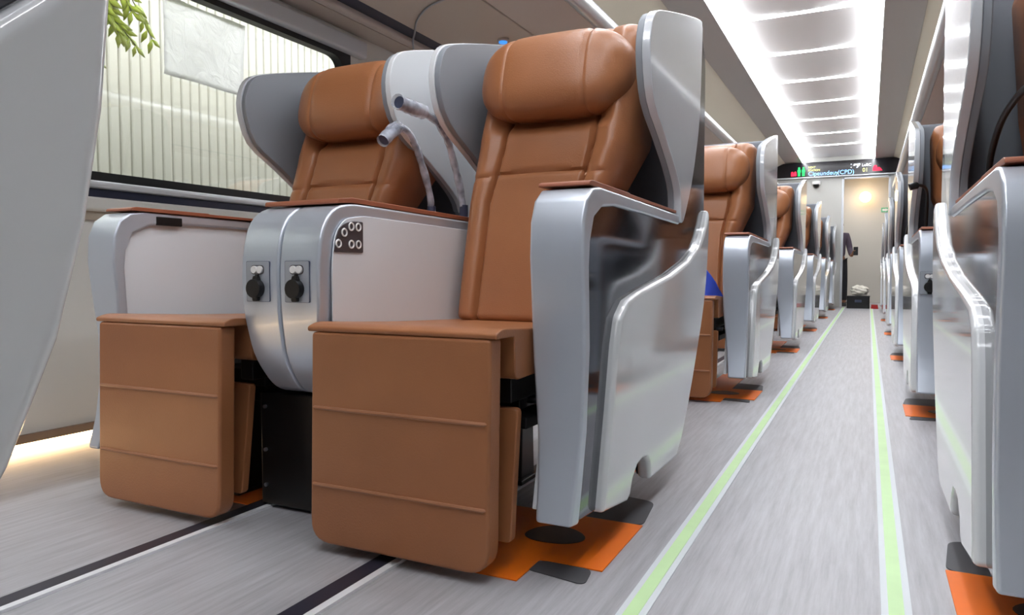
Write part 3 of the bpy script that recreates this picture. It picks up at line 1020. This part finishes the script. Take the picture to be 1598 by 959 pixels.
for x, z in ((-.30, 2.32), (-.30, 2.27)):
    box(b, x, x + .012, yy - .002, yy + .002, z, z + .014)
prism(b, [(-.26, 2.30), (-.255, 2.33), (-.16, 2.335), (-.16, 2.315), (-.20, 2.265), (-.215, 2.265), (-.20, 2.31)], yy - .002, yy + .002, 'y')
link('white_pictogram', b, M['led_white'], t, off=off)

# dome camera on the end wall
t = thing('dome_camera', 'small white dome camera below the display board', 'security camera', (-.83, Y1 - .05, 2.08))
b = new(); cyl(b, (0, 0, .03), .07, .05, 'z', 24); link('base', b, M['port'], t, bevel=.006)
b = new(); bmesh.ops.create_uvsphere(b, u_segments=20, v_segments=10, radius=.05); link('dome', b, M['black_plastic'], t)

# warm lamp, added fill light and exit sign in the vestibule
t = thing('vestibule_lamp', 'round warm globe lamp glowing beyond the end doorway', 'lamp', (-.08, 15.58, 2.02))
b = new(); cyl(b, (0, -.01, 0), .06, .03, 'y', 32); tube(b, [(0, -.02, 0), (0, -.12, 0)], .015, 12); link('bracket', b, M['sill'], t, bevel=.003)
b = new()
bmesh.ops.create_uvsphere(b, u_segments=24, v_segments=12, radius=.10)
for v in b.verts:
    v.co = Vector((v.co.x, v.co.y - .20, v.co.z)) * 1.0
link('diffuser', b, M['end_lamp'], t)
t = thing('vestibule_fill_light', 'added flat fill light brightening the end vestibule beyond the doorway', 'ceiling light', (-.35, 14.6, 2.39))  # added above the door line to brighten the vestibule
b = new(); box(b, -.45, .45, -.12, .12, -.012, .0); link('diffuser', b, M['bar'], t)
b = new(); ring_prism(b, [(-.47, -.14), (.47, -.14), (.47, .14), (-.47, .14)], [(-.45, -.12), (.45, -.12), (.45, .12), (-.45, .12)], -.02, .008, 'z'); link('frame', b, M['sill'], t)
t = thing('exit_sign', 'small faint green sign on the wall beyond the end doorway', 'sign', (.27, 15.595, 1.78))
b = new(); box(b, -.075, .075, -.012, 0, -.045, .045); link('plate', b, mat('pale green sign', srgb(110, 190, 150), .5), t, bevel=.004)
b = new(); box(b, -.055, .0, -.015, -.012, -.02, .02); prism(b, [(.0, -.03), (.05, 0), (.0, .03)], -.015, -.012, 'y'); link('arrow', b, M['port'], t)

# dark crate with crumpled plastic by the doorway, red box
t = thing('black_crate', 'black crate standing on the floor in the end doorway', 'crate', (-.14, 13.32, 0))
b = new(); ring_prism(b, fillet([(-.17, -.13), (.17, -.13), (.17, .13), (-.17, .13)], .02), fillet([(-.155, -.115), (.155, -.115), (.155, .115), (-.155, .115)], .02), .0, .20, 'z'); box(b, -.16, .16, -.12, .12, 0.0, .02)
link('tub', b, M['black'], t)
b = new(); box(b, -.175, .175, -.135, .135, .19, .205); link('lid', b, M['black_plastic'], t, bevel=.004)
b = new(); box(b, -.05, .05, -.137, -.13, .10, .14); link('handle', b, M['lamp_dark'], t, bevel=.003)
b = new(); bmesh.ops.create_icosphere(b, subdivisions=4, radius=.1)
for v in b.verts:
    n = v.co.normalized()
    k = 1 + .14 * math.sin(7 * n.x + 3) * math.sin(6 * n.y) + .08 * math.sin(11 * n.z + 5 * n.x) + random.uniform(-.03, .03)
    v.co = Vector((n.x * .135 * k, n.y * .10 * k, n.z * .085 * k))
mz = min(v.co.z for v in b.verts)
for v in b.verts:
    v.co += Vector((-.12, 13.32, .206 - mz * .9))
    v.co.z = max(v.co.z, .206)
tag(link('plastic_bag', b, M['crumple']), 'crumpled white plastic bag on top of the black crate', 'plastic bag')
t = thing('red_box', 'small red box on the floor at the end of the aisle', 'box', (.10, 13.2, 0))
b = new(); prism(b, fillet([(-.05, 0), (.06, 0), (.05, .055), (-.045, .055)], .008), -.05, .05, 'y'); link('body', b, M['red'], t, bevel=.004)
b = new(); box(b, -.048, .052, -.052, .052, .055, .066); link('lid', b, M['red'], t, bevel=.003)

# person half hidden behind the end partition
def skin_figure(name, verts, edges, radii, m, parent, sub=2, root=0):
    me = bpy.data.meshes.new(name)
    me.from_pydata(verts, edges, [])
    o = bpy.data.objects.new(name, me)
    COL.objects.link(o)
    s = o.modifiers.new('Skin', 'SKIN')
    s.use_smooth_shade = True
    for i, r in enumerate(radii):
        me.skin_vertices[0].data[i].radius = r if isinstance(r, tuple) else (r, r)
    me.skin_vertices[0].data[root].use_root = True
    ss = o.modifiers.new('Subdivision', 'SUBSURF')
    ss.levels = ss.render_levels = sub
    me.materials.append(m)
    o.parent = parent
    return o
person = thing('person', 'person in mauve shirt and dark trousers standing half hidden in the end doorway', 'person', (-.50, 14.1, 0))
V = [(0, 0, .84), (0, .0, 1.02), (0, .0, 1.20), (0, .0, 1.28), (0, -.015, 1.35), (0, -.02, 1.44),
     (.15, 0, 1.24), (.20, .0, 1.00), (.23, -.14, .88), (.245, -.20, .90),
     (-.15, 0, 1.24), (-.20, .02, 1.00), (-.21, -.02, .78), (-.21, -.03, .70),
     (.085, 0, .76), (.11, -.02, .44), (.12, .02, .09), (.125, -.10, .035),
     (-.085, 0, .76), (-.10, .0, .44), (-.11, .03, .09), (-.115, -.09, .035)]
E = [(0, 1), (1, 2), (2, 3), (3, 4), (4, 5), (2, 6), (6, 7), (7, 8), (8, 9), (2, 10), (10, 11), (11, 12), (12, 13), (0, 14), (14, 15), (15, 16), (16, 17), (0, 18), (18, 19), (19, 20), (20, 21)]
R = [(.10, .08), (.10, .08), (.13, .09), (.05, .05), (.05, .05), (.08, .09), .048, .040, .030, .028, .048, .040, .030, .028, .078, .055, .040, .035, .078, .055, .040, .035]
skin_figure('body', V, E, R, M['skin'], person)
skin_figure('shirt', [(0, 0, .80), V[1], V[2], (0, 0, 1.265), V[6], V[7], V[8], V[10], V[11], V[12]], [(0, 1), (1, 2), (2, 3), (2, 4), (4, 5), (5, 6), (2, 7), (7, 8), (8, 9)],
            [(.15, .115), (.14, .105), (.145, .10), (.07, .065), .062, .052, .040, .062, .052, .040], M['cloth_mauve'], person)
skin_figure('trousers', [(0, 0, .90), V[14], V[15], (.12, .02, .07), V[18], V[19], (-.11, .03, .07)], [(0, 1), (1, 2), (2, 3), (0, 4), (4, 5), (5, 6)],
            [(.15, .115), .092, .070, .060, .092, .070, .060], M['cloth_dark'], person)
for sx in (.123, -.113):
    b = new(); prism(b, fillet([(-.16, 0), (.07, 0), (.07, .06), (-.02, .08), (-.14, .05)], .02), sx - .042, sx + .042)
    link('shoe', b, M['hair'], person, bevel=.012, seg=3)
b = new(); bmesh.ops.create_uvsphere(b, u_segments=24, v_segments=14, radius=.1)
for v in b.verts:
    v.co = Vector((v.co.x * .90, v.co.y * 1.02 + .012, 1.475 + v.co.z * 1.02))
    if v.co.y < -.05 and v.co.z < 1.50:
        v.co.y = -.05
link('hair', b, M['hair'], person)
b = new()
cyl(b, (0, -.115, 1.425), .012, .03, 'y', 10)
for sx in (-.085, .085):
    cyl(b, (sx, -.01, 1.43), .022, .02, 'x', 10)
link('face_detail', b, M['skin'], person, bevel=.005)
# hand: palm, four fingers and a thumb closed round the phone
hv = [(.245, -.20, .90)]
he = []
hr = [.024]
def chain(pts, rs, at=0):
    p = at
    for q, r in zip(pts, rs):
        hv.append(q); hr.append(r); he.append((p, len(hv) - 1)); p = len(hv) - 1
    return p
palm = chain([(.25, -.235, .925)], [.026])
for k, (dz, L) in enumerate(((.030, .9), (.012, 1.0), (-.006, .95), (-.022, .75))):
    chain([(.268, -.252, .925 + dz), (.285, -.262 - .01 * L, .928 + dz), (.300, -.262, .930 + dz)], [.010, .0085, .0075], palm)
chain([(.255, -.262, .95), (.275, -.285, .965), (.292, -.288, .97)], [.011, .0095, .008], palm)
skin_figure('hand', hv, he, hr, M['skin'], person, 1)
b = new(); prism(b, fillet([(.262, .885), (.335, .885), (.335, 1.03), (.262, 1.03)], .01), -.285, -.276, 'y')
o = link('phone', b, M['black_plastic'], None, bevel=.002)
o.location = (-.50, 14.1, 0)
tag(o, 'dark phone held by the person in the end doorway', 'phone')
